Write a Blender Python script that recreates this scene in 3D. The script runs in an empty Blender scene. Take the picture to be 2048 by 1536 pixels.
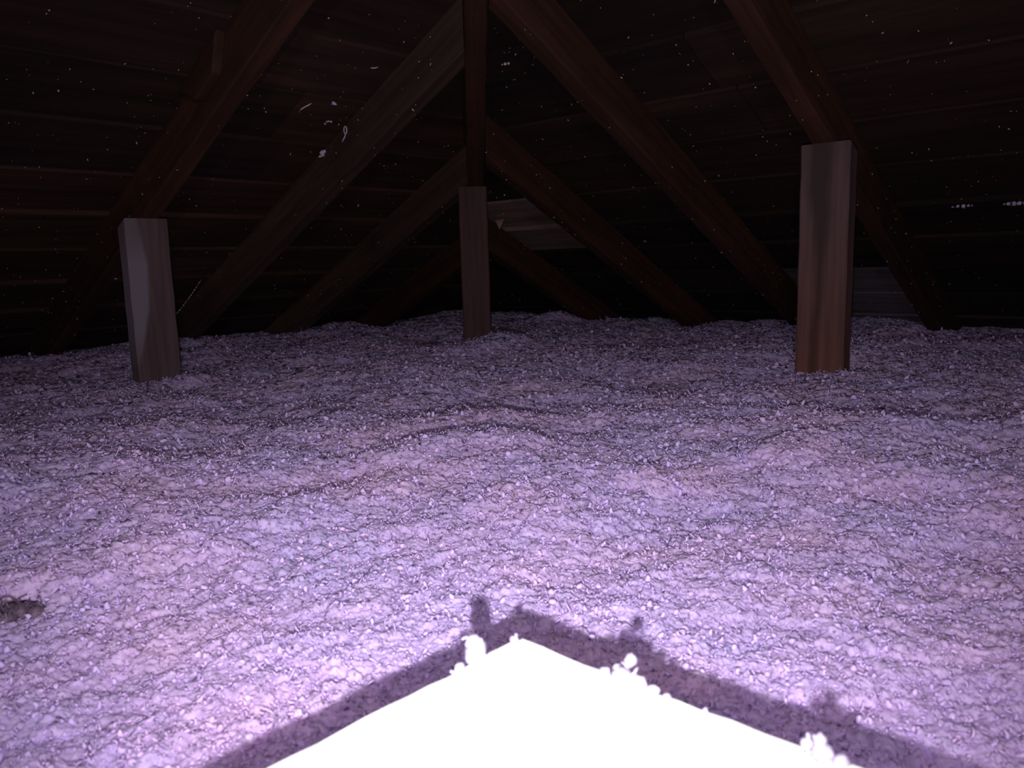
import bpy, bmesh, math, random
import numpy as np
from mathutils import Vector, Matrix

C = bpy.context.scene.collection
SC = bpy.context.scene

# ------------------------------------------------------------------ camera, light, exposure
# house axes: +X and +Y run to the two eaves of a hipped roof corner, z = 0 is the top of the insulation
EYE = Vector((0.0, 0.0, 0.217))
RIGHT = Vector((0.667015, -0.744509, -0.028243))
DOWN = Vector((-0.132222, -0.080982, -0.987906))
FWD = Vector((0.733218, 0.662683, -0.152457))
cd = bpy.data.cameras.new('camera')
cd.sensor_fit = 'HORIZONTAL'
cd.sensor_width = 36.0
cd.lens = 1591.74 / 2048 * 36.0
cd.clip_start = 0.01
cd.clip_end = 50
cd.dof.use_dof = True
cd.dof.focus_distance = 1.15
cd.dof.aperture_fstop = 16
cam = bpy.data.objects.new('camera', cd)
C.objects.link(cam)
M = Matrix((( RIGHT.x, -DOWN.x, -FWD.x), (RIGHT.y, -DOWN.y, -FWD.y), (RIGHT.z, -DOWN.z, -FWD.z)))
cam.matrix_world = Matrix.Translation(EYE) @ M.to_4x4()
SC.camera = cam

SC.view_settings.view_transform = 'Standard'
SC.view_settings.look = 'None'
SC.view_settings.gamma = 1
SC.view_settings.exposure = 0.0
w = bpy.data.worlds.new('world')
SC.world = w
w.use_nodes = True
w.node_tree.nodes['Background'].inputs[0].default_value = (0.6, 0.45, 0.8, 1)
w.node_tree.nodes['Background'].inputs[1].default_value = 0.0015

# the flash of the phone, 4 cm under its lens
fl = bpy.data.lights.new('flash_lamp', 'SPOT')
fl.energy = 24
fl.color = (0.94, 0.96, 1.0)
fl.spot_size = math.radians(102)
fl.spot_blend = 1.0
fl.shadow_soft_size = 0.0028
flo = bpy.data.objects.new('flash_lamp', fl)
C.objects.link(flo)
flo.matrix_world = Matrix.Translation(EYE + Vector((-0.0047, 0.0054, -0.0391))) @ M.to_4x4() @ Matrix.Rotation(math.radians(12), 4, 'X')

# unseen fill light added to lift the near insulation, above and behind the lens
fill_l = bpy.data.lights.new('fill_lamp', 'AREA')
fill_l.shape = 'DISK'
fill_l.size = 0.07
fill_l.energy = 2.6
fill_l.color = (1.0, 0.90, 0.98)
fill_o = bpy.data.objects.new('fill_lamp', fill_l)
C.objects.link(fill_o)
fill_o.matrix_world = Matrix.Translation(EYE - DOWN * 0.28 - FWD * 0.20) @ M.to_4x4()

SL = 0.495            # roof slope, 6 in 12
CU = 1.14             # height of the rafter undersides over the origin
CS = 1.235            # height of the deck underside over the origin
ANG = math.atan(SL)
rnd = random.Random(7)

# ------------------------------------------------------------------ helpers
def tag(o, label, cat, group=None, kind=None):
    if label: o['label'] = label
    if cat: o['category'] = cat
    if group: o['group'] = group
    if kind: o['kind'] = kind
    return o

def link(name, me, mats, parent=None):
    o = bpy.data.objects.new(name, me)
    C.objects.link(o)
    for m in (mats if isinstance(mats, (list, tuple)) else [mats]):
        me.materials.append(m)
    if parent: o.parent = parent
    return o

def from_bm(name, bm, mats, parent=None):
    me = bpy.data.meshes.new(name)
    bm.normal_update()
    bm.to_mesh(me); bm.free()
    return link(name, me, mats, parent)

def np_mesh(name, V, F):
    """V (n,3), F (m,k) all faces with k corners"""
    me = bpy.data.meshes.new(name)
    V = np.ascontiguousarray(V, dtype=np.float32); F = np.ascontiguousarray(F, dtype=np.int32)
    k = F.shape[1]
    me.vertices.add(len(V)); me.vertices.foreach_set('co', V.ravel())
    me.loops.add(F.size); me.loops.foreach_set('vertex_index', F.ravel())
    me.polygons.add(len(F))
    me.polygons.foreach_set('loop_start', np.arange(0, F.size, k, dtype=np.int32))
    me.update(calc_edges=True)
    return me

def hash2(ix, iy, s):
    a = (ix.astype(np.int64) * 374761393 + iy.astype(np.int64) * 668265263 + s * 2147483647) & 0xFFFFFFFF
    a = ((a ^ (a >> 13)) * 1274126177) & 0xFFFFFFFF
    a = ((a ^ (a >> 16)) * 2246822519) & 0xFFFFFFFF
    return ((a ^ (a >> 15)) & 0xFFFFFF) / float(0xFFFFFF)

def vnoise(x, y, s):
    ix = np.floor(x); iy = np.floor(y); fx = x - ix; fy = y - iy
    ix = ix.astype(np.int64); iy = iy.astype(np.int64)
    fx = fx * fx * fx * (fx * (fx * 6 - 15) + 10); fy = fy * fy * fy * (fy * (fy * 6 - 15) + 10)
    a = hash2(ix, iy, s); b = hash2(ix + 1, iy, s); c = hash2(ix, iy + 1, s); d = hash2(ix + 1, iy + 1, s)
    return (a + (b - a) * fx) * (1 - fy) + (c + (d - c) * fx) * fy - 0.5

def worley(x, y, s):
    ix = np.floor(x).astype(np.int64); iy = np.floor(y).astype(np.int64)
    best = np.full(x.shape, 9.0); idv = np.zeros(x.shape)
    for dx in (-1, 0, 1):
        for dy in (-1, 0, 1):
            cx = ix + dx; cy = iy + dy
            px = cx + hash2(cx, cy, s); py = cy + hash2(cx, cy, s + 11)
            d = (px - x) ** 2 + (py - y) ** 2
            m = d < best
            best = np.where(m, d, best); idv = np.where(m, hash2(cx, cy, s + 23), idv)
    return np.sqrt(best), idv

# ------------------------------------------------------------------ materials
def nodes(name):
    m = bpy.data.materials.new(name); m.use_nodes = True
    return m, m.node_tree.nodes, m.node_tree.links, m.node_tree.nodes['Principled BSDF']

def ramp(N, stops):
    r = N.new('ShaderNodeValToRGB')
    el = r.color_ramp.elements
    while len(el) < len(stops): el.new(0.5)
    for e, (p, c) in zip(el, stops):
        e.position = p; e.color = (c[0], c[1], c[2], 1)
    return r

def mixc(N, L, fac, a, b, mode='MIX'):
    x = N.new('ShaderNodeMix'); x.data_type = 'RGBA'; x.blend_type = mode
    for sock, v in ((x.inputs[0], fac), (x.inputs[6], a), (x.inputs[7], b)):
        if hasattr(v, 'is_linked'): L.new(v, sock)
        elif isinstance(v, (int, float)): sock.default_value = v
        else: sock.default_value = (v[0], v[1], v[2], 1)
    return x.outputs[2]

def noise_tex(N, L, scale, vec, detail=4, rough=0.6, coord='Object'):
    tc = N.new('ShaderNodeTexCoord'); mp = N.new('ShaderNodeMapping')
    mp.inputs['Scale'].default_value = vec
    L.new(tc.outputs[coord], mp.inputs[0])
    n = N.new('ShaderNodeTexNoise'); n.inputs['Scale'].default_value = scale
    n.inputs['Detail'].default_value = detail; n.inputs['Roughness'].default_value = rough
    L.new(mp.outputs[0], n.inputs['Vector'])
    return n, mp

def wood(name, dark, light, axis='x', rough=0.85, bump=0.4, fine=55, attr=False):
    """grain stretched along one local axis"""
    m, N, L, P = nodes(name)
    vec = {'x': (0.06, 1, 1), 'y': (1, 0.06, 1), 'z': (1, 1, 0.06)}[axis]
    n1, _ = noise_tex(N, L, fine, vec, 6, 0.65)
    n2, _ = noise_tex(N, L, 5, tuple(v if v == 1 else 0.35 for v in vec), 3, 0.5)
    r = ramp(N, [(0.3, dark), (0.72, light)])
    L.new(n1.outputs[0], r.inputs[0])
    r2 = ramp(N, [(0.3, (0.55, 0.55, 0.55)), (0.7, (1.15, 1.1, 1.05))])
    L.new(n2.outputs[0], r2.inputs[0])
    col = mixc(N, L, 1.0, r.outputs[0], r2.outputs[0], 'MULTIPLY')
    if attr:
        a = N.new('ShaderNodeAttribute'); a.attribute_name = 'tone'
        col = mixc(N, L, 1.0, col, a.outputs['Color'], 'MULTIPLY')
    L.new(col, P.inputs['Base Color'])
    P.inputs['Roughness'].default_value = rough
    P.inputs['Specular IOR Level'].default_value = 0.2
    b = N.new('ShaderNodeBump'); b.inputs['Strength'].default_value = bump; b.inputs['Distance'].default_value = 0.002
    L.new(n1.outputs[0], b.inputs['Height']); L.new(b.outputs[0], P.inputs['Normal'])
    return m, N, L, P, col

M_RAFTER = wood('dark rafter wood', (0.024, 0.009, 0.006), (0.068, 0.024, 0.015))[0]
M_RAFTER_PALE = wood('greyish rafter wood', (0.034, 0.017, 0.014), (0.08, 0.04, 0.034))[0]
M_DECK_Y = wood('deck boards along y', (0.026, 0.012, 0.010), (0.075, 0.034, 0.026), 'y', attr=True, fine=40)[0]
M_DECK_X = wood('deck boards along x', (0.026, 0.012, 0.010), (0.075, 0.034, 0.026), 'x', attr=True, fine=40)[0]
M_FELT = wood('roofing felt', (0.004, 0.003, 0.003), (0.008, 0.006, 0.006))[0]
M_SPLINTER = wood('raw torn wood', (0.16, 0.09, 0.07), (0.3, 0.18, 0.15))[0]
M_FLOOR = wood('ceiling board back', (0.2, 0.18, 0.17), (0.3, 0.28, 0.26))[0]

def post_material(name, dark, light, streak):
    m, N, L, P, col = wood(name, dark, light, 'z', 0.8, 0.3, 60)
    tc = N.new('ShaderNodeTexCoord')
    sp = N.new('ShaderNodeSeparateXYZ'); L.new(tc.outputs['Object'], sp.inputs[0])
    nz, _ = noise_tex(N, L, 4.0, (1, 1, 1.0), 3, 0.5)
    return m, N, L, P, col, sp, nz

def math_node(N, L, op, a, b=None, c=None):
    x = N.new('ShaderNodeMath'); x.operation = op
    for i, v in enumerate((a, b, c)):
        if v is None: continue
        if hasattr(v, 'is_linked'): L.new(v, x.inputs[i])
        else: x.inputs[i].default_value = v
    return x.outputs[0]

# right post: a dark weathered streak runs down the middle of its wide face (local y)
m, N, L, P, col, sp, nz = post_material('red brown post wood', (0.092, 0.047, 0.048), (0.168, 0.089, 0.09), None)
off = math_node(N, L, 'MULTIPLY_ADD', nz.outputs[0], 0.05, -0.025)
d = math_node(N, L, 'ABSOLUTE', math_node(N, L, 'ADD', math_node(N, L, 'ADD', sp.outputs[1], off), -0.004))
n3, _ = noise_tex(N, L, 90, (1, 1, 0.03), 4, 0.6)
d = math_node(N, L, 'ADD', d, math_node(N, L, 'MULTIPLY_ADD', n3.outputs[0], 0.018, -0.009))
wd = ramp(N, [(0.5, (0, 0, 0)), (0.70, (0.013,) * 3)])      # the streak broadens to the top
L.new(sp.outputs[2], wd.inputs[0])
d = math_node(N, L, 'SUBTRACT', d, wd.outputs[0])
rr = ramp(N, [(0.0, (0.9,) * 3), (0.006, (0.6,) * 3), (0.013, (0, 0, 0))])
L.new(d, rr.inputs[0])
col = mixc(N, L, rr.outputs[0], col, (0.045, 0.024, 0.022))
# greyer upper half, rustier foot
zr = ramp(N, [(0.3, (1.25, 0.95, 0.75)), (0.62, (0.95, 1.0, 1.1))])
L.new(sp.outputs[2], zr.inputs[0])
col = mixc(N, L, 1.0, col, zr.outputs[0], 'MULTIPLY')
L.new(col, P.inputs['Base Color'])
M_POST_R = m

# left post: a pale strip of bare wood with a wavy border beside the brown part (local x)
m, N, L, P, col, sp, nz = post_material('grey brown post wood', (0.085, 0.049, 0.056), (0.16, 0.095, 0.107), None)
# right border of the pale strip for each height above the foot, plus 0.05
bd = ramp(N, [(0.0, (0.005,) * 3), (0.345, (0.008,) * 3), (0.39, (0.022,) * 3), (0.46, (0.038,) * 3), (0.55, (0.043,) * 3), (0.64, (0.031,) * 3)])
L.new(sp.outputs[2], bd.inputs[0])
df = math_node(N, L, 'SUBTRACT', bd.outputs[0], math_node(N, L, 'ADD', sp.outputs[0], 0.05))
df = math_node(N, L, 'ADD', df, math_node(N, L, 'MULTIPLY_ADD', nz.outputs[0], 0.008, -0.004))
ra = ramp(N, [(0.499, (0, 0, 0)), (0.5015, (1, 1, 1))])
L.new(math_node(N, L, 'ADD', df, 0.5), ra.inputs[0])
zm = ramp(N, [(0.36, (0.5,) * 3), (0.42, (1, 1, 1)), (0.55, (1, 1, 1)), (0.62, (0.45,) * 3)])
L.new(sp.outputs[2], zm.inputs[0])
fac = math_node(N, L, 'MULTIPLY', ra.outputs[0], zm.outputs[0])
col = mixc(N, L, fac, col, (0.19, 0.145, 0.18))
L.new(col, P.inputs['Base Color'])
M_POST_L = m
M_POST_M = wood('dusky post wood', (0.052, 0.024, 0.026), (0.105, 0.052, 0.052), 'z', 0.8, 0.3, 60)[0]

m, N, L, P = nodes('white painted board')
n, _ = noise_tex(N, L, 30, (1, 1, 1), 4)
r = ramp(N, [(0.3, (0.80, 0.77, 0.74)), (0.7, (0.86, 0.84, 0.81))]); L.new(n.outputs[0], r.inputs[0])
L.new(r.outputs[0], P.inputs['Base Color']); P.inputs['Roughness'].default_value = 0.6
M_DAM = m

def fluff_material(name, ca, cb, cc, scale, sss=0.0):
    m, N, L, P = nodes(name)
    n, _ = noise_tex(N, L, scale, (1, 1, 1), 3, 0.55)
    r = ramp(N, [(0.32, ca), (0.5, cb), (0.66, cc)]); L.new(n.outputs[0], r.inputs[0])
    n2, _ = noise_tex(N, L, 260, (1, 1, 1), 3, 0.6)
    r2 = ramp(N, [(0.3, (0.78, 0.74, 0.8)), (0.7, (1.1, 1.1, 1.1))]); L.new(n2.outputs[0], r2.inputs[0])
    col = mixc(N, L, 1.0, r.outputs[0], r2.outputs[0], 'MULTIPLY')
    L.new(col, P.inputs['Base Color'])
    P.inputs['Roughness'].default_value = 0.95
    P.inputs['Specular IOR Level'].default_value = 0.0
    if sss:
        P.subsurface_method = 'RANDOM_WALK' if hasattr(P, 'subsurface_method') else None
        P.inputs['Subsurface Weight'].default_value = sss
        P.inputs['Subsurface Radius'].default_value = (1.0, 1.0, 1.0)
        P.inputs['Subsurface Scale'].default_value = 0.045
    b = N.new('ShaderNodeBump'); b.inputs['Strength'].default_value = 0.35; b.inputs['Distance'].default_value = 0.0015
    L.new(n2.outputs[0], b.inputs['Height']); L.new(b.outputs[0], P.inputs['Normal'])
    return m
M_FLUFF = fluff_material('pink lilac blown glass fibre', (0.63, 0.49, 0.88), (0.69, 0.495, 0.86), (0.76, 0.505, 0.81), 7, 0.45)
M_FLECK = fluff_material('pale loose fibres', (0.60, 0.465, 0.82), (0.65, 0.475, 0.81), (0.72, 0.495, 0.77), 9)
M_TUFT = fluff_material('loose lilac fibre', (0.42, 0.38, 0.52), (0.48, 0.41, 0.54), (0.52, 0.43, 0.53), 60)
M_SPECK = fluff_material('dusty fibre specks', (0.4, 0.34, 0.34), (0.5, 0.41, 0.41), (0.6, 0.5, 0.5), 40)

# ------------------------------------------------------------------ roof deck (the ceiling of the attic)
def deck(name, along, mat):
    """boards level along one eave; along = 'y': the right slope, falling with x"""
    bm = bmesh.new(); lay = bm.loops.layers.float_color.new('tone')
    rr = random.Random(3 if along == 'y' else 5)
    pitch = 0.142; start = 1.294 if along == 'y' else 1.24
    k0 = -17
    for k in range(k0, 9):
        a0 = start + k * pitch; a1 = a0 + pitch
        gap = rr.uniform(0.005, 0.014)
        b0 = a0 + gap * 0.5; b1 = a1 - gap * 0.5
        dz0 = rr.uniform(-0.002, 0.004); dz1 = rr.uniform(0.0, 0.006)
        # butt joints
        lo = -1.3
        cuts = [lo]
        x = lo + rr.uniform(0.5, 1.4)
        while x < min(b0, b1) - 0.3:
            cuts.append(x); x += rr.uniform(0.9, 1.9)
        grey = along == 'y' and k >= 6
        patch = along == 'y' and k in (3, 4)
        if patch: cuts = [lo, 0.2, 1.345, 1.725]
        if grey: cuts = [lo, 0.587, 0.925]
        cuts.append(None)
        for i in range(len(cuts) - 1):
            t = rr.uniform(0.55, 1.25) * (0.5 if along == 'y' else 0.8); tone = (t, t * rr.uniform(0.9, 1.05), t * rr.uniform(0.85, 1.2), 1)
            if patch and cuts[i] == 1.345: tone = (4.0, 5.4, 6.6, 1) if k == 3 else (3.1, 4.2, 5.2, 1)
            if along == 'y' and k >= 6: tone = (t, t * 1.4, t * 2.2, 1)      # bluish bounce off the insulation, painted into the low right boards
            if grey and cuts[i] == 0.587: tone = (2.6, 4.2, 7.0, 1)  # strongest painted bounce on the stretch between two rafters
            c0 = cuts[i] + 0.0015
            e0, e1 = (b0, b1) if cuts[i + 1] is None else (cuts[i + 1] - 0.0015,) * 2
            seg = 8
            rows = []
            for s in range(seg + 1):
                f = s / seg
                wob = rr.uniform(-0.0012, 0.0012)
                row = []
                for (a, e, dz) in ((b0, e0, dz0), (b1, e1, dz1)):
                    v = c0 + (e - c0) * f
                    z = CS - SL * a + dz
                    aa = a + wob
                    p = (aa, v, z) if along == 'y' else (v, aa, z)
                    q = (aa, v, z + 0.02) if along == 'y' else (v, aa, z + 0.02)
                    row.append((bm.verts.new(p), bm.verts.new(q)))
                rows.append(row)
            fs = []
            for s in range(seg):
                (p0, q0), (p1, q1) = rows[s]; (p2, q2), (p3, q3) = rows[s + 1]
                for vs in ((p0, p1, p3, p2), (q0, q2, q3, q1), (p0, p2, q2, q0), (p1, q1, q3, p3)):
                    fs.append(bm.faces.new(vs))
            (p0, q0), (p1, q1) = rows[0]; fs.append(bm.faces.new((p0, q0, q1, p1)))
            (p0, q0), (p1, q1) = rows[-1]; fs.append(bm.faces.new((p0, p1, q1, q0)))
            for f_ in fs:
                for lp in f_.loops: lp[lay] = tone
    # felt over the boards
    e0, e1 = start + k0 * pitch, start + 9 * pitch
    def P(a, v, dz): 
        z = CS - SL * a + dz
        return bm.verts.new((a, v, z) if along == 'y' else (v, a, z))
    lo = [P(e0, -1.3, 0.027), P(e1, -1.3, 0.027), P(e1, e1, 0.027), P(e0, max(e0, -1.3), 0.027)]
    hi = [P(e0, -1.3, 0.035), P(e1, -1.3, 0.035), P(e1, e1, 0.035), P(e0, max(e0, -1.3), 0.035)]
    fs = [bm.faces.new(lo), bm.faces.new(hi[::-1])]
    for i in range(4): fs.append(bm.faces.new((lo[i], hi[i], hi[(i + 1) % 4], lo[(i + 1) % 4])))
    for f_ in fs:
        f_.material_index = 1
        for lp in f_.loops: lp[lay] = (1, 1, 1, 1)
    bmesh.ops.recalc_face_normals(bm, faces=bm.faces)
    o = from_bm(name, bm, [mat, M_FELT])
    o['kind'] = 'structure'
    return o
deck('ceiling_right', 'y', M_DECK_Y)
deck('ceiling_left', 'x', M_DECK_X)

# back of the ceiling boards the insulation lies on, open at the hatch
HX, HY, T = 0.230, 0.209, 0.004     # inner corner of the dam, panel thickness
X0, Y0 = -0.36, -0.42
bm = bmesh.new()
def add_box(bm, a, b):
    vs = [bm.verts.new((x, y, z)) for z in (a[2], b[2]) for (x, y) in ((a[0], a[1]), (b[0], a[1]), (b[0], b[1]), (a[0], b[1]))]
    for f in ((3, 2, 1, 0), (4, 5, 6, 7), (0, 1, 5, 4), (1, 2, 6, 5), (2, 3, 7, 6), (3, 0, 4, 7)):
        bm.faces.new([vs[i] for i in f])
for a, b in (((-1.3, -1.3), (X0, 2.9)), ((HX, -1.3), (2.9, 2.9)), ((X0, -1.3), (HX, Y0)), ((X0, HY), (HX, 2.9))):
    add_box(bm, (a[0], a[1], -0.335), (b[0], b[1], -0.32))
fo = from_bm('floor', bm, M_FLOOR); fo['kind'] = 'structure'

# ------------------------------------------------------------------ rafters
def beam_mesh(length, width, depth, seed, bow=0.004, taper=None):
    """a rough sawn board along local +x, underside on z = 0, its y centred"""
    rr = random.Random(seed)
    n = max(8, int(length / 0.04))
    bm = bmesh.new(); rows = []
    ph = rr.uniform(0, 6)
    b = 0.003
    for i in range(n + 1):
        x = length * i / n
        dy = bow * math.sin(2.2 * x + ph) * 0.4 + rr.uniform(-0.0007, 0.0007)
        wq = width * 0.5 + rr.uniform(-0.0007, 0.0007)
        zb = rr.uniform(-0.0008, 0.0008)
        prof = [(-wq + b, zb), (wq - b, zb), (wq, zb + b), (wq, depth), (-wq, depth), (-wq, zb + b)]
        rows.append([bm.verts.new((x, y + dy, z)) for y, z in prof])
    for i in range(n):
        for j in range(6):
            bm.faces.new((rows[i][j], rows[i + 1][j], rows[i + 1][(j + 1) % 6], rows[i][(j + 1) % 6]))
    bm.faces.new(rows[0]); bm.faces.new(rows[-1][::-1])
    bmesh.ops.recalc_face_normals(bm, faces=bm.faces)
    return bm

DEP = (CS - CU) * math.cos(ANG) - 0.0015
def rafter(slope, pos, top, label, group, seed, mat=M_RAFTER, end=2.5, width=0.039):
    """slope 'right' falls along +x at y = pos; 'left' falls along +y at x = pos; top = where its upper end starts"""
    length = (end - top) / math.cos(ANG)
    bm = beam_mesh(length, width, DEP, seed)
    d = Vector((1, 0, -SL)) if slope == 'right' else Vector((0, 1, -SL))
    d.normalize()
    side = Vector((0, 1, 0)) if slope == 'right' else Vector((-1, 0, 0))
    up = d.cross(side); 
    if up.z < 0: side = -side; up = -up
    for v in bm.verts:          # upper end cut plumb and skew, to lie against the hip rafter
        if v.co.x < 1e-6:
            across = (side.y if slope == 'right' else side.x) * v.co.y
            v.co.x += across / math.cos(ANG) - v.co.z * SL
    o = from_bm('jack_rafter', bm, mat)
    base = Vector((top, pos, CU - SL * top)) if slope == 'right' else Vector((pos, top, CU - SL * top))
    R3 = Matrix((d, side, up)).transposed().to_4x4()
    o.matrix_world = Matrix.Translation(base) @ R3
    tag(o, label, 'rafter', group)
    return o
GL = 'rafters of the left roof slope'; GR = 'rafters of the right roof slope'
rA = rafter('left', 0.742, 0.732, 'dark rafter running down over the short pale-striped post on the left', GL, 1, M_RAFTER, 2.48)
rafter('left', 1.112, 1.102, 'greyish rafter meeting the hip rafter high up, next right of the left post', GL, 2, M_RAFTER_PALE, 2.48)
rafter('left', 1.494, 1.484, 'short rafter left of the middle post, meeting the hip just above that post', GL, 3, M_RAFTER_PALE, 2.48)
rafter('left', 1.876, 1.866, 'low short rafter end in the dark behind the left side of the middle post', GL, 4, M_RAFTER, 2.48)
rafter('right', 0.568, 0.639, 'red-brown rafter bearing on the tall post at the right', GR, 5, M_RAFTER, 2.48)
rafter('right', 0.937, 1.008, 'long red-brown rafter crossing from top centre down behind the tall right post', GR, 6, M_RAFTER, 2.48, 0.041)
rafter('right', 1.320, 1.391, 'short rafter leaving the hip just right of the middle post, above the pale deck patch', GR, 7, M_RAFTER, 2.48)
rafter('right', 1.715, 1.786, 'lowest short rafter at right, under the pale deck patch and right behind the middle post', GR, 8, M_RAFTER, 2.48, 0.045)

# short splice block nailed to the side of the left rafter
bm = bmesh.new()
add_box(bm, (0, 0, 0), (0.17, 0.019, 0.05))
for v in bm.verts:
    if v.co.x < 0.01 and v.co.z < 0.01: v.co.x += 0.05
    if v.co.x > 0.16 and v.co.z < 0.01: v.co.x -= 0.045
bmesh.ops.bevel(bm, geom=bm.edges[:], offset=0.003, segments=1, affect='EDGES')
o = from_bm('splice_block', bm, M_RAFTER, rA)
sgn = 1 if (rA.matrix_world.to_3x3() @ Vector((0, 1, 0))).x < 0 else -1
o.location = (0.55, 0.0205 if sgn > 0 else -0.0395, 0.03)

# hip rafter
s0, s1 = -0.5, 2.45
dv = Vector((1, 1, -SL)).normalized()
L0 = (s1 - s0) * math.sqrt(2 + SL * SL)
hd = beam_mesh(L0, 0.041, 0.088, 21)
hip = from_bm('hip_rafter', hd, M_RAFTER)
side = Vector((-1, 1, 0)).normalized(); up = dv.cross(side)
if up.z < 0: side = -side; up = -up
hip.matrix_world = Matrix.Translation(Vector((s0 + 0.020, s0 - 0.020, 1.13 - SL * s0))) @ Matrix((dv, side, up)).transposed().to_4x4()
tag(hip, 'dark hip rafter running straight away overhead and down onto the middle post', 'rafter')

# ------------------------------------------------------------------ posts
def post(name, x, y, wx, wy, top, rot, mat, label, slope, seed):
    """local origin at the foot on the ceiling boards; slope = fall of its cut top along local x and y"""
    rr = random.Random(seed)
    bm = bmesh.new(); rows = []; z0 = -0.32; n = 16; b = 0.003
    for i in range(n + 1):
        f = i / n; row = []
        hx = wx / 2 + rr.uniform(-0.0006, 0.0006); hy = wy / 2 + rr.uniform(-0.0006, 0.0006)
        for px, py in ((-hx + b, -hy), (hx - b, -hy), (hx, -hy + b), (hx, hy - b), (hx - b, hy), (-hx + b, hy), (-hx, hy - b), (-hx, -hy + b)):
            zt = top - z0 - slope[0] * px - slope[1] * py
            row.append(bm.verts.new((px, py, zt * f)))
        rows.append(row)
    for i in range(n):
        for j in range(8):
            bm.faces.new((rows[i][j], rows[i][(j + 1) % 8], rows[i + 1][(j + 1) % 8], rows[i + 1][j]))
    bm.faces.new(rows[0][::-1]); bm.faces.new(rows[-1])
    bmesh.ops.recalc_face_normals(bm, faces=bm.faces)
    o = from_bm(name, bm, mat)
    o.location = (x, y, z0); o.rotation_euler = (0, 0, rot)
    tag(o, label, 'post', 'posts propping up the roof')
    return o
post('wooden_post', 1.490, 0.560, 0.038, 0.089, CU - SL * 1.490 - 0.002, 0, M_POST_R,
     'tall red-brown post on the right with a dark streak down its face', (SL, 0), 31)
post('wooden_post', 0.732, 1.665, 0.089, 0.038, CU - SL * 1.665 - 0.002, 0, M_POST_L,
     'leaning-looking grey post on the left with a pale bare strip', (0, SL), 32)
post('wooden_post', 1.485, 1.459, 0.042, 0.072, 1.13 - SL * 1.472 - 0.003, math.radians(45), M_POST_M,
     'dim brown post in the middle under the hip rafter', (SL * 0.7071 * 1.0, 0), 33)

# ------------------------------------------------------------------ blown insulation
def ground_height(x, y):
    h = vnoise(x * 2.6 + 3, y * 2.6 + 8, 1) * 0.030
    h += vnoise(x * 6.5, y * 6.5 + 4, 2) * 0.022
    h += vnoise(x * 15, y * 15, 3) * 0.013
    for cx, cy, rr_, a in ((1.42, 1.38, 0.13, 0.036), (1.50, 1.36, 0.07, 0.012), (0.775, 1.585, 0.06, 0.016), (1.77, 2.40, 0.07, 0.022),
                           (2.25, 1.80, 0.08, 0.03), (0.62, 0.86, 0.10, 0.010), (0.78, 0.75, 0.10, 0.012),
                           (0.40, 0.38, 0.10, -0.004)):
        h += a * np.exp(-((x - cx) ** 2 + (y - cy) ** 2) / (rr_ * rr_))
    # one broad swell across the attic, its crest about a metre from the hatch
    rr_ = np.hypot(x, y) + vnoise(x * 3.1, y * 3.1, 61) * 0.16
    swell = np.interp(rr_, [0.30, 0.42, 0.58, 0.76, 0.89, 0.97, 1.15, 1.5, 2.0, 4.0],
                      [0.0, -0.003, -0.004, 0.010, 0.021, 0.022, 0.006, -0.007, 0.0, 0.0])
    # never above the dam close to it, fading to the mean level by the posts on the right and left
    near = np.clip((np.hypot(x, y) - 0.30) / 0.5, 0.12, 1.0)
    return h * near + swell - 0.015 * np.exp(-((x - 0.147) ** 2 + (y - 0.582) ** 2) / 0.018 ** 2)

def detail(x, y):
    jx = vnoise(x * 70, y * 70, 5); jy = vnoise(x * 70, y * 70, 6)
    wx = x + jx * 0.010; wy = y + jy * 0.010
    d1, id1 = worley(wx * 34, wy * 34, 41)
    d2, id2 = worley(wx * 95, wy * 95, 42)
    d3, id3 = worley(wx * 230, wy * 230, 43)
    h = (0.55 - d1) * 0.0045 + id1 * 0.003 + (0.5 - d2) * 0.0027 * (0.4 + id2) + id2 * 0.002 + (0.5 - d3) * 0.0018 * (0.5 + id3) + id3 * 0.0012
    h += vnoise(x * 420, y * 420, 7) * 0.0010
    return h - 0.003

r0, r1, NR, NA = 0.22, 3.6, 1300, 1150
rad = r0 * (r1 / r0) ** (np.arange(NR) / (NR - 1))
ang = np.radians(np.linspace(-18, 104, NA))
RR, AA = np.meshgrid(rad, ang, indexing='ij')
x = RR * np.cos(AA); y = RR * np.sin(AA)
x += (hash2(np.arange(NR)[:, None] + 0 * AA.astype(np.int64), np.arange(NA)[None, :] + 0 * AA.astype(np.int64), 9) - 0.5) * 0.0025 * RR
y += (hash2(np.arange(NR)[:, None] + 0 * AA.astype(np.int64), np.arange(NA)[None, :] + 0 * AA.astype(np.int64), 10) - 0.5) * 0.0025 * RR
z = ground_height(x, y) + detail(x, y)
ox = vnoise(x * 130, y * 130, 15) * 0.004; oy = vnoise(x * 130, y * 130, 16) * 0.004
V = np.stack([x + ox, y + oy, z], -1).reshape(-1, 3)
I = np.arange(NR * NA).reshape(NR, NA)
F = np.stack([I[:-1, :-1], I[1:, :-1], I[1:, 1:], I[:-1, 1:]], -1).reshape(-1, 4)
cx = V[F, 0].mean(1); cy = V[F, 1].mean(1)
inside = (V[F, 0].min(1) < HX + T + 0.001) & (V[F, 1].min(1) < HY + T + 0.001)
keep = ~inside & (V[F, 0].max(1) < 2.52) & (V[F, 1].max(1) < 2.52)
F = F[keep]
F = np.concatenate([F[:, [0, 1, 2]], F[:, [0, 2, 3]]], 0)

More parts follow.
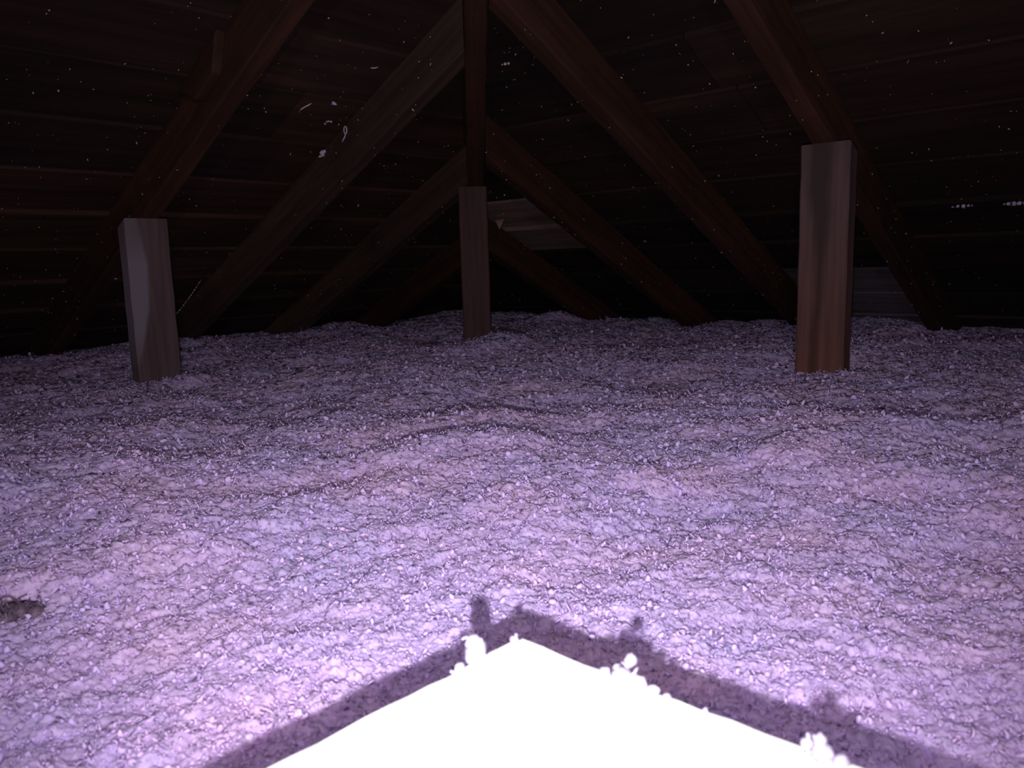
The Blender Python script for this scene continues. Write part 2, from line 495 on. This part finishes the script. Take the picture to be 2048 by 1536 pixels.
# loose strands and crumbs lying on it
def strands(n, seed, r_lo, r_hi, crumb=False):
    g = np.random.default_rng(seed)
    rr_ = r_lo * (r_hi / r_lo) ** g.random(n); a = np.radians(g.uniform(-18, 108, n))
    px = rr_ * np.cos(a); py = rr_ * np.sin(a)
    ok = ~((px < HX + 0.014) & (py < HY + 0.014)) & (px < 2.45) & (py < 2.45)
    px, py, rr_ = px[ok], py[ok], rr_[ok]; n = len(px)
    pz = ground_height(px, py) + detail(px, py)
    sc = np.clip(rr_ / 0.8, 0.6, 2.2) ** 0.7
    ln = (g.gamma(1.6, 0.0013, n) + 0.0014 + 0.006 * (g.random(n) > 0.97)) * sc
    th = (0.00035 + 0.0010 * g.random(n) ** 2) * np.minimum(1, 0.0045 / ln + 0.3) * sc
    if crumb: ln = g.uniform(0.003, 0.008, n) * sc; th = ln * g.uniform(0.16, 0.34, n)
    yaw = g.uniform(0, 2 * np.pi, n); pit = g.normal(0.08, 0.38, n); curl = g.normal(0, 2.2, n); curl2 = g.normal(0, 1.6, n)
    K = 5
    pts = np.zeros((n, K, 3)); cur = np.stack([px, py, pz + 0.0008 + (-0.4 if crumb else 0.3) * th], 1)
    for k in range(K):
        pts[:, k] = cur
        s = ln / (K - 1)
        cur = cur + np.stack([np.cos(yaw) * np.cos(pit), np.sin(yaw) * np.cos(pit), np.sin(pit)], 1) * s[:, None]
        yaw = yaw + curl / (K - 1); pit = pit + curl2 / (K - 1)
    S = 6 if crumb else 3
    Vs = np.zeros((n, K, S, 3))
    t = pts[:, -1] - pts[:, 0]; t /= np.linalg.norm(t, axis=1, keepdims=True) + 1e-9
    u = np.cross(t, np.array([0.3, 0.2, 1.0])); u /= np.linalg.norm(u, axis=1, keepdims=True) + 1e-9
    v_ = np.cross(u, t)
    prof = np.array([0.4, 1.0, 1.2, 0.95, 0.35]) if crumb else np.array([0.7, 1.1, 1.2, 1.0, 0.5])
    for j in range(S):
        c_, s_ = math.cos(j * 2 * math.pi / S + 0.5), math.sin(j * 2 * math.pi / S + 0.5)
        lump = g.uniform(0.75, 1.2, (n, K)) if crumb else np.ones((n, K))
        Vs[:, :, j] = pts + ((u * c_ + v_ * s_) * th[:, None])[:, None, :] * (prof[None, :] * lump)[:, :, None]
    base = (np.arange(n) * K * S)[:, None, None]
    q = []
    for k in range(K - 1):
        for j in range(S):
            a0 = k * S + j; b0 = k * S + (j + 1) % S
            q += [(a0, b0 + S, b0), (a0, a0 + S, b0 + S)]
    e = (K - 1) * S
    for j in range(1, S - 1):
        q += [(0, j, j + 1), (e, e + j + 1, e + j)]
    Fs = (np.array(q)[None] + base).reshape(-1, 3)
    return Vs.reshape(-1, 3), Fs
SV, SF = strands(70000, 77, 0.26, 3.0)
CV, CF = strands(11000, 78, 0.26, 3.0, True)
SF = np.concatenate([SF, CF + len(SV)], 0); SV = np.concatenate([SV, CV], 0)
F = np.concatenate([F, SF + len(V)], 0); V = np.concatenate([V, SV], 0)
me = np_mesh('loose_fill_insulation', V, F)
ins = link('loose_fill_insulation', me, [M_FLUFF, M_FLECK])
mi = np.zeros(len(F), dtype=np.int32); mi[len(F) - len(SF):] = 1
me.polygons.foreach_set('material_index', mi)
tag(ins, 'deep layer of fluffy pink-lilac blown insulation covering the attic floor', 'insulation', None, 'stuff')
me.polygons.foreach_set('use_smooth', np.ones(len(me.polygons), dtype=bool))
me.update()

# ------------------------------------------------------------------ hatch dam
dam = bpy.data.objects.new('hatch_dam', None); C.objects.link(dam)
dam.location = (HX, HY, -0.32)
tag(dam, 'white board dam around the attic hatch, its corner pointing away in the foreground', 'hatch dam')
def panel(p, q, out, seed):
    """upright board between two plan points, out = outward normal, with a slightly ragged top edge"""
    rr = random.Random(seed); bm = bmesh.new(); n = 60; rows = []
    for i in range(n + 1):
        f = i / n
        px = p[0] + (q[0] - p[0]) * f; py = p[1] + (q[1] - p[1]) * f
        zt = 0.060 + rr.uniform(-0.0007, 0.0007) + 0.0008 * math.sin(f * 17 + seed)
        bow = 0.0008 * math.sin(f * 9 + seed)
        row = []
        for t, zz in ((0, -0.32), (0, zt), (T, zt + 0.0002), (T, -0.32)):
            row.append(bm.verts.new((px + out[0] * (t + bow) - HX, py + out[1] * (t + bow) - HY, zz + 0.32)))
        rows.append(row)
    for i in range(n):
        for j in range(4):
            bm.faces.new((rows[i][j], rows[i + 1][j], rows[i + 1][(j + 1) % 4], rows[i][(j + 1) % 4]))
    bm.faces.new(rows[0]); bm.faces.new(rows[-1][::-1])
    bmesh.ops.recalc_face_normals(bm, faces=bm.faces)
    return from_bm('dam_panel', bm, M_DAM, dam)
panel((X0, HY), (HX + T, HY), (0, 1), 1)
panel((HX, Y0), (HX, HY), (1, 0), 2)
panel((X0, Y0), (X0, HY), (-1, 0), 3)
panel((X0 - T, Y0), (HX + T, Y0), (0, -1), 4)

# ------------------------------------------------------------------ tufts of fibre
def blob(bm, c, r, rr, squash=(1, 1, 1)):
    res = bmesh.ops.create_icosphere(bm, subdivisions=2, radius=1.0)
    ph = [rr.uniform(0, 6) for _ in range(6)]
    for v in res['verts']:
        d = v.co.copy()
        k = 1 + 0.18 * math.sin(4 * d.x + ph[0]) * math.sin(5 * d.y + ph[1]) + 0.15 * math.sin(9 * d.z + ph[2]) * math.sin(8 * d.x + ph[3]) + rr.uniform(-0.07, 0.07)
        v.co = Vector(c) + Vector((d.x * squash[0], d.y * squash[1], d.z * squash[2])) * (r * k)

def tube(bm, pts, r):
    rows = []
    for i, p in enumerate(pts):
        t = (pts[min(i + 1, len(pts) - 1)] - pts[max(i - 1, 0)]).normalized()
        u = t.cross(Vector((0.31, 0.2, 0.93))).normalized(); v = t.cross(u)
        k = r * (0.6 if i in (0, len(pts) - 1) else 1)
        rows.append([bm.verts.new(p + (u * math.cos(a) + v * math.sin(a)) * k) for a in (0, 1.257, 2.513, 3.77, 5.027)])
    for i in range(len(rows) - 1):
        for j in range(5):
            bm.faces.new((rows[i][j], rows[i][(j + 1) % 5], rows[i + 1][(j + 1) % 5], rows[i + 1][j]))
    bm.faces.new(rows[0][::-1]); bm.faces.new(rows[-1])

def curl(bm, c, r, length, rr, n=7):
    p = Vector(c); d = Vector((rr.uniform(-1, 1), rr.uniform(-1, 1), rr.uniform(-1, 1))).normalized()
    ax = Vector((rr.uniform(-1, 1), rr.uniform(-1, 1), rr.uniform(-1, 1))).normalized()
    pts = []
    for i in range(n):
        pts.append(p.copy()); p += d * (length / (n - 1))
        d = (Matrix.Rotation(rr.uniform(0.2, 0.8), 3, ax) @ d).normalized()
    tube(bm, pts, r)

def tuft(loc, blobs, label, group, seed, curls=5, mat=None, size=0.004):
    """blobs: list of (dx, dy, dz, radius) about loc"""
    rr = random.Random(seed); bm = bmesh.new()
    for (dx, dy, dz, r) in blobs:
        blob(bm, (dx, dy, dz), r, rr, (rr.uniform(0.8, 1.2), rr.uniform(0.8, 1.2), rr.uniform(0.85, 1.15)))
        for _ in range(curls):
            a = Vector((rr.gauss(0, 1), rr.gauss(0, 1), rr.gauss(0, 1))).normalized()
            curl(bm, Vector((dx, dy, dz)) + a * r * 0.8, size * rr.uniform(0.1, 0.17), r * rr.uniform(0.8, 1.5), rr)
    bmesh.ops.recalc_face_normals(bm, faces=bm.faces)
    for f in bm.faces: f.smooth = True
    o = from_bm('insulation_tuft', bm, mat or M_TUFT)
    o.location = loc
    tag(o, label, 'tuft of insulation', group)
    return o

GD = 'tufts clinging to the dam edge'
EX, EY = HX + T / 2, HY + T / 2
mm = 0.001
tuft((0.2075, EY, 0.060), [(0, 0, 3 * mm, 4.2 * mm), (-1 * mm, 0, 9 * mm, 3.4 * mm), (1 * mm, 1 * mm, 5 * mm, 3.6 * mm), (-9 * mm, 0, 1.5 * mm, 2.3 * mm)],
     'tall white tuft standing on the left arm of the dam edge, close to the corner', GD, 1, 2)
tuft((0.230, EY, 0.060), [(0, 0, 1.2 * mm, 1.5 * mm)], 'tiny white crumb right at the corner of the dam edge', GD, 2, 2)
tuft((EX, 0.158, 0.060), [(0, 0, 1.5 * mm, 4.0 * mm), (1 * mm, -6 * mm, 1 * mm, 3.4 * mm), (0, 8 * mm, 1 * mm, 2.2 * mm), (4 * mm, -1 * mm, 7 * mm, 2.2 * mm),
     (0, -13 * mm, 1 * mm, 2.4 * mm), (0, -19 * mm, 0.5 * mm, 1.5 * mm), (1 * mm, 3 * mm, 3 * mm, 2.4 * mm)],
     'wide ragged white tuft spread along the right arm of the dam edge', GD, 3, 3)
tuft((EX, 0.124, 0.060), [(0, 0, 0.8 * mm, 1.2 * mm)], 'small white crumb midway along the right arm of the dam edge', GD, 4, 2)
tuft((EX, 0.0835, 0.060), [(0, 0, 2 * mm, 3.2 * mm), (1 * mm, 5 * mm, 3 * mm, 2.0 * mm), (0, -6 * mm, 1 * mm, 3.2 * mm), (1 * mm, 1 * mm, 5.5 * mm, 2.2 * mm)],
     'white tuft on the right arm of the dam edge, nearest the bottom of the picture', GD, 5, 3)
tuft((0.106, EY, 0.060), [(0, 0, 1.0 * mm, 2.2 * mm), (-4 * mm, 0, 1 * mm, 1.6 * mm)], 'small white tuft far down the left arm of the dam edge', GD, 6, 2)

GF = 'tufts caught on the roof boards'
def on_left(x, y): return (x, y, CS - SL * y - 0.003)
def on_right(x, y): return (x, y, CS - SL * x - 0.003)
tuft((1.087, 1.533, 0.469), [(0, 0, -2 * mm, 5 * mm), (3 * mm, 2 * mm, -5 * mm, 4 * mm), (-3 * mm, 4 * mm, -9 * mm, 3 * mm), (3 * mm, -3 * mm, 1 * mm, 4 * mm)],
     'bright lilac tuft stuck to the side of the greyish rafter, below the looped strand', GF, 11, 4)
tuft(on_left(1.020, 1.389), [(0, 0, 0, 3.5 * mm), (4 * mm, 0, -1 * mm, 2.8 * mm)], 'small dull tuft above the curled strand on the left boards', GF, 12, 4)
tuft(on_left(1.040, 1.443), [(0, 0, 0, 2 * mm), (5 * mm, 0, 1 * mm, 1.8 * mm), (12 * mm, 2 * mm, 2 * mm, 2 * mm), (-3 * mm, 3 * mm, -4 * mm, 1.8 * mm)],
     'broken row of pale crumbs beside the looped strand', GF, 13, 5)
tuft(on_right(1.876, 0.425), [(0, 0, 0, 4 * mm), (-1 * mm, 10 * mm, 0, 3 * mm), (0, -9 * mm, 0, 3 * mm), (0, 20 * mm, -1 * mm, 2 * mm), (0, -16 * mm, 0, 1.5 * mm)],
     'pale tuft squeezed along a board gap at the right, left one of two', GF, 14, 3)
tuft(on_right(1.878, 0.335), [(0, 0, 0, 4.5 * mm), (0, 10 * mm, 0, 4 * mm), (0, -9 * mm, 0, 4 * mm), (0, 17 * mm, 0, 2 * mm), (0, -18 * mm, 0, 4 * mm)],
     'pale tuft squeezed along a board gap at the right edge of the picture', GF, 15, 3)
tuft(on_right(1.255, 1.128), [(0, 0, 0, 3 * mm), (1 * mm, -8 * mm, 0, 2.4 * mm), (0, 8 * mm, 0, 1.8 * mm)],
     'dull tuft high up between the hip rafter and the long rafter', GF, 16, 3, M_SPECK)
tuft(on_right(1.68, 1.526), [(0, 0, -1 * mm, 2.2 * mm)], 'single bright crumb just right of the top of the middle post', GF, 17, 2)

M_CLUMP = fluff_material('dark grey fibre', (0.09, 0.06, 0.085), (0.14, 0.095, 0.135), (0.22, 0.16, 0.22), 120)  # darker, greyer fibre for the clump at the left edge
tuft((0.147, 0.580, -0.007), [(0, 0, 2 * mm, 10 * mm), (9 * mm, -11 * mm, 0, 8 * mm), (-9 * mm, 11 * mm, 0, 9 * mm), (6 * mm, 6 * mm, -1 * mm, 10 * mm),
     (-8 * mm, -6 * mm, 0, 9 * mm), (-17 * mm, 18 * mm, -1 * mm, 8 * mm), (0, -3 * mm, 6 * mm, 6 * mm)],
     'dark grey clump lying in the insulation at the left edge of the picture', None, 18, 24, M_CLUMP, 0.004)
# looped strand and curled strand on the left boards
def strand(loc, pts, r, label):
    bm = bmesh.new(); tube(bm, [Vector(p) * mm for p in pts], r)
    o = from_bm('fibre_strand', bm, M_TUFT); o.location = loc
    tag(o, label, 'strand of fibre', 'fibre strands on the left roof slope')
    for p in o.data.polygons: p.use_smooth = True
    return o
def rise(y): return -SL * y
lp = []
for i in range(13):
    a = i / 12 * 2 * math.pi - 0.5 * math.pi
    lp.append((-1.2, 5.0 * math.cos(a), 8.0 * math.sin(a)))
lp = lp + [(-1.5, 3, -14), (-2, 8, -19), (-1.2, 15, -24)]
strand((1.0905, 1.447, 0.506), lp, 0.0016, 'pale looped fibre strand stuck to the side of the greyish rafter')
strand((0.966, 1.41, CS - SL * 1.41 - 0.002), [(7, -12, rise(-12) - 1), (3, -7, rise(-7) - 2), (-1, -2, rise(-2) - 2), (-4, 4, rise(4) - 2), (-4.5, 9, rise(9) - 1), (-4, 12, rise(12) - 1)],
       0.0014, 'beige curled fibre strand, the leftmost on the left roof boards')
strand((1.042, 1.281, CS - SL * 1.281 - 0.002), [(-7, 2, rise(2) - 1), (-2, 0, rise(0) - 2), (3, -2, rise(-2) - 2), (7, -4, rise(-4) - 1)],
       0.0013, 'short straight fibre strand high on the boards by the greyish rafter')

# torn splinter at the deck patch
bm = bmesh.new()
pts = [(-0.012, 0, 0.012), (0.016, 0, 0.015), (0.006, 0, -0.006), (0.0, 0, -0.018)]
a = [bm.verts.new((p[0] , -0.0035, p[2])) for p in pts]; b = [bm.verts.new((p[0], 0.003 + 0.2 * abs(p[0]), p[2])) for p in pts]
bm.faces.new(a); bm.faces.new(b[::-1])
for i in range(4): bm.faces.new((a[i], b[i], b[(i + 1) % 4], a[(i + 1) % 4]))
bmesh.ops.recalc_face_normals(bm, faces=bm.faces)
bmesh.ops.bevel(bm, geom=bm.edges[:], offset=0.001, segments=1, affect='EDGES')
sp_ = from_bm('wood_splinter', bm, M_SPLINTER)
sp_.location = (1.80, 1.660, CS - SL * 1.80 - 0.015); sp_.rotation_euler = (0, 0, math.radians(-48))
tag(sp_, 'pale torn splinter of wood hanging beside the middle post', 'splinter')

# dusty cobweb thread from the left post to the boards
bm = bmesh.new(); rr = random.Random(4)
p0 = Vector((0.778, 1.655, 0.125)); p1 = Vector((0.91, 1.79, 0.195))
pts = [p0.lerp(p1, i / 14) + Vector((0, 0, -0.003 * math.sin(math.pi * i / 14))) for i in range(15)]
tube(bm, pts, 0.0004)
for i in range(1, 14):
    if rr.random() < 0.75: blob(bm, pts[i], rr.uniform(0.0007, 0.0016), rr)
cw = from_bm('cobweb_thread', bm, M_SPECK)
tag(cw, 'thin dusty cobweb thread slanting up from the right side of the left post', 'cobweb')

# specks of fibre dust stuck all over the boards and rafters
g = random.Random(12)
SVs = []; SFs = []
def speck(p, s, nrm):
    """small bent crumb: a squashed octahedron pair"""
    a = Vector((g.gauss(0, 1), g.gauss(0, 1), g.gauss(0, 1))).normalized()
    b = a.cross(nrm)
    if b.length < 1e-3: return
    b.normalize(); c = a.cross(b)
    el = g.choice((1, 1, 1.3, 2.2))
    base = len(SVs)
    for v in (a * el, -a * el, b * 0.7, -b * 0.7, c * 0.6, -c * 0.6):
        SVs.append(Vector(p) + nrm * s * 0.4 + v * s)
    for f in ((0, 2, 4), (2, 1, 4), (1, 3, 4), (3, 0, 4), (2, 0, 5), (1, 2, 5), (3, 1, 5), (0, 3, 5)):
        SFs.append([base + i for i in f])
nl = Vector((0, -SL, -1)).normalized(); nr = Vector((-SL, 0, -1)).normalized()
for i in range(1200):
    s = 0.0009 + 0.0018 * g.random() ** 3
    if g.random() < 0.5:
        yy = g.uniform(1.0, 2.4); xx = g.uniform(0.3, yy - 0.03)
        speck((xx, yy, CS - SL * yy), s, nl)
    else:
        xx = g.uniform(1.0, 2.4); yy = g.uniform(0.15, xx - 0.03)
        speck((xx, yy, CS - SL * xx), s, nr)
for pos, slope in ((0.742, 'l'), (1.112, 'l'), (1.494, 'l'), (0.568, 'r'), (0.937, 'r'), (1.32, 'r'), (1.715, 'r')):
    for i in range(70):
        t = g.uniform(pos + 0.05, 2.4); s = 0.0008 + 0.0018 * g.random() ** 2.5
        if g.random() < 0.75:
            q = g.uniform(0.005, 0.09)
            if slope == 'l': speck((pos - 0.0195, t, CU - SL * t + q), s, Vector((-1, 0, 0)))
            else: speck((t, pos - 0.0195, CU - SL * t + q), s, Vector((0, -1, 0)))
        else:
            q = g.uniform(-0.018, 0.018)
            if slope == 'l': speck((pos + q, t, CU - SL * t), s, nl)
            else: speck((t, pos + q, CU - SL * t), s, nr)
me = np_mesh('fibre_specks', np.array([tuple(v) for v in SVs]), np.array(SFs))
so = link('fibre_specks', me, M_SPECK)
tag(so, 'countless tiny pale specks of fibre dust stuck to the dark boards and rafters', 'dust', None, 'stuff')
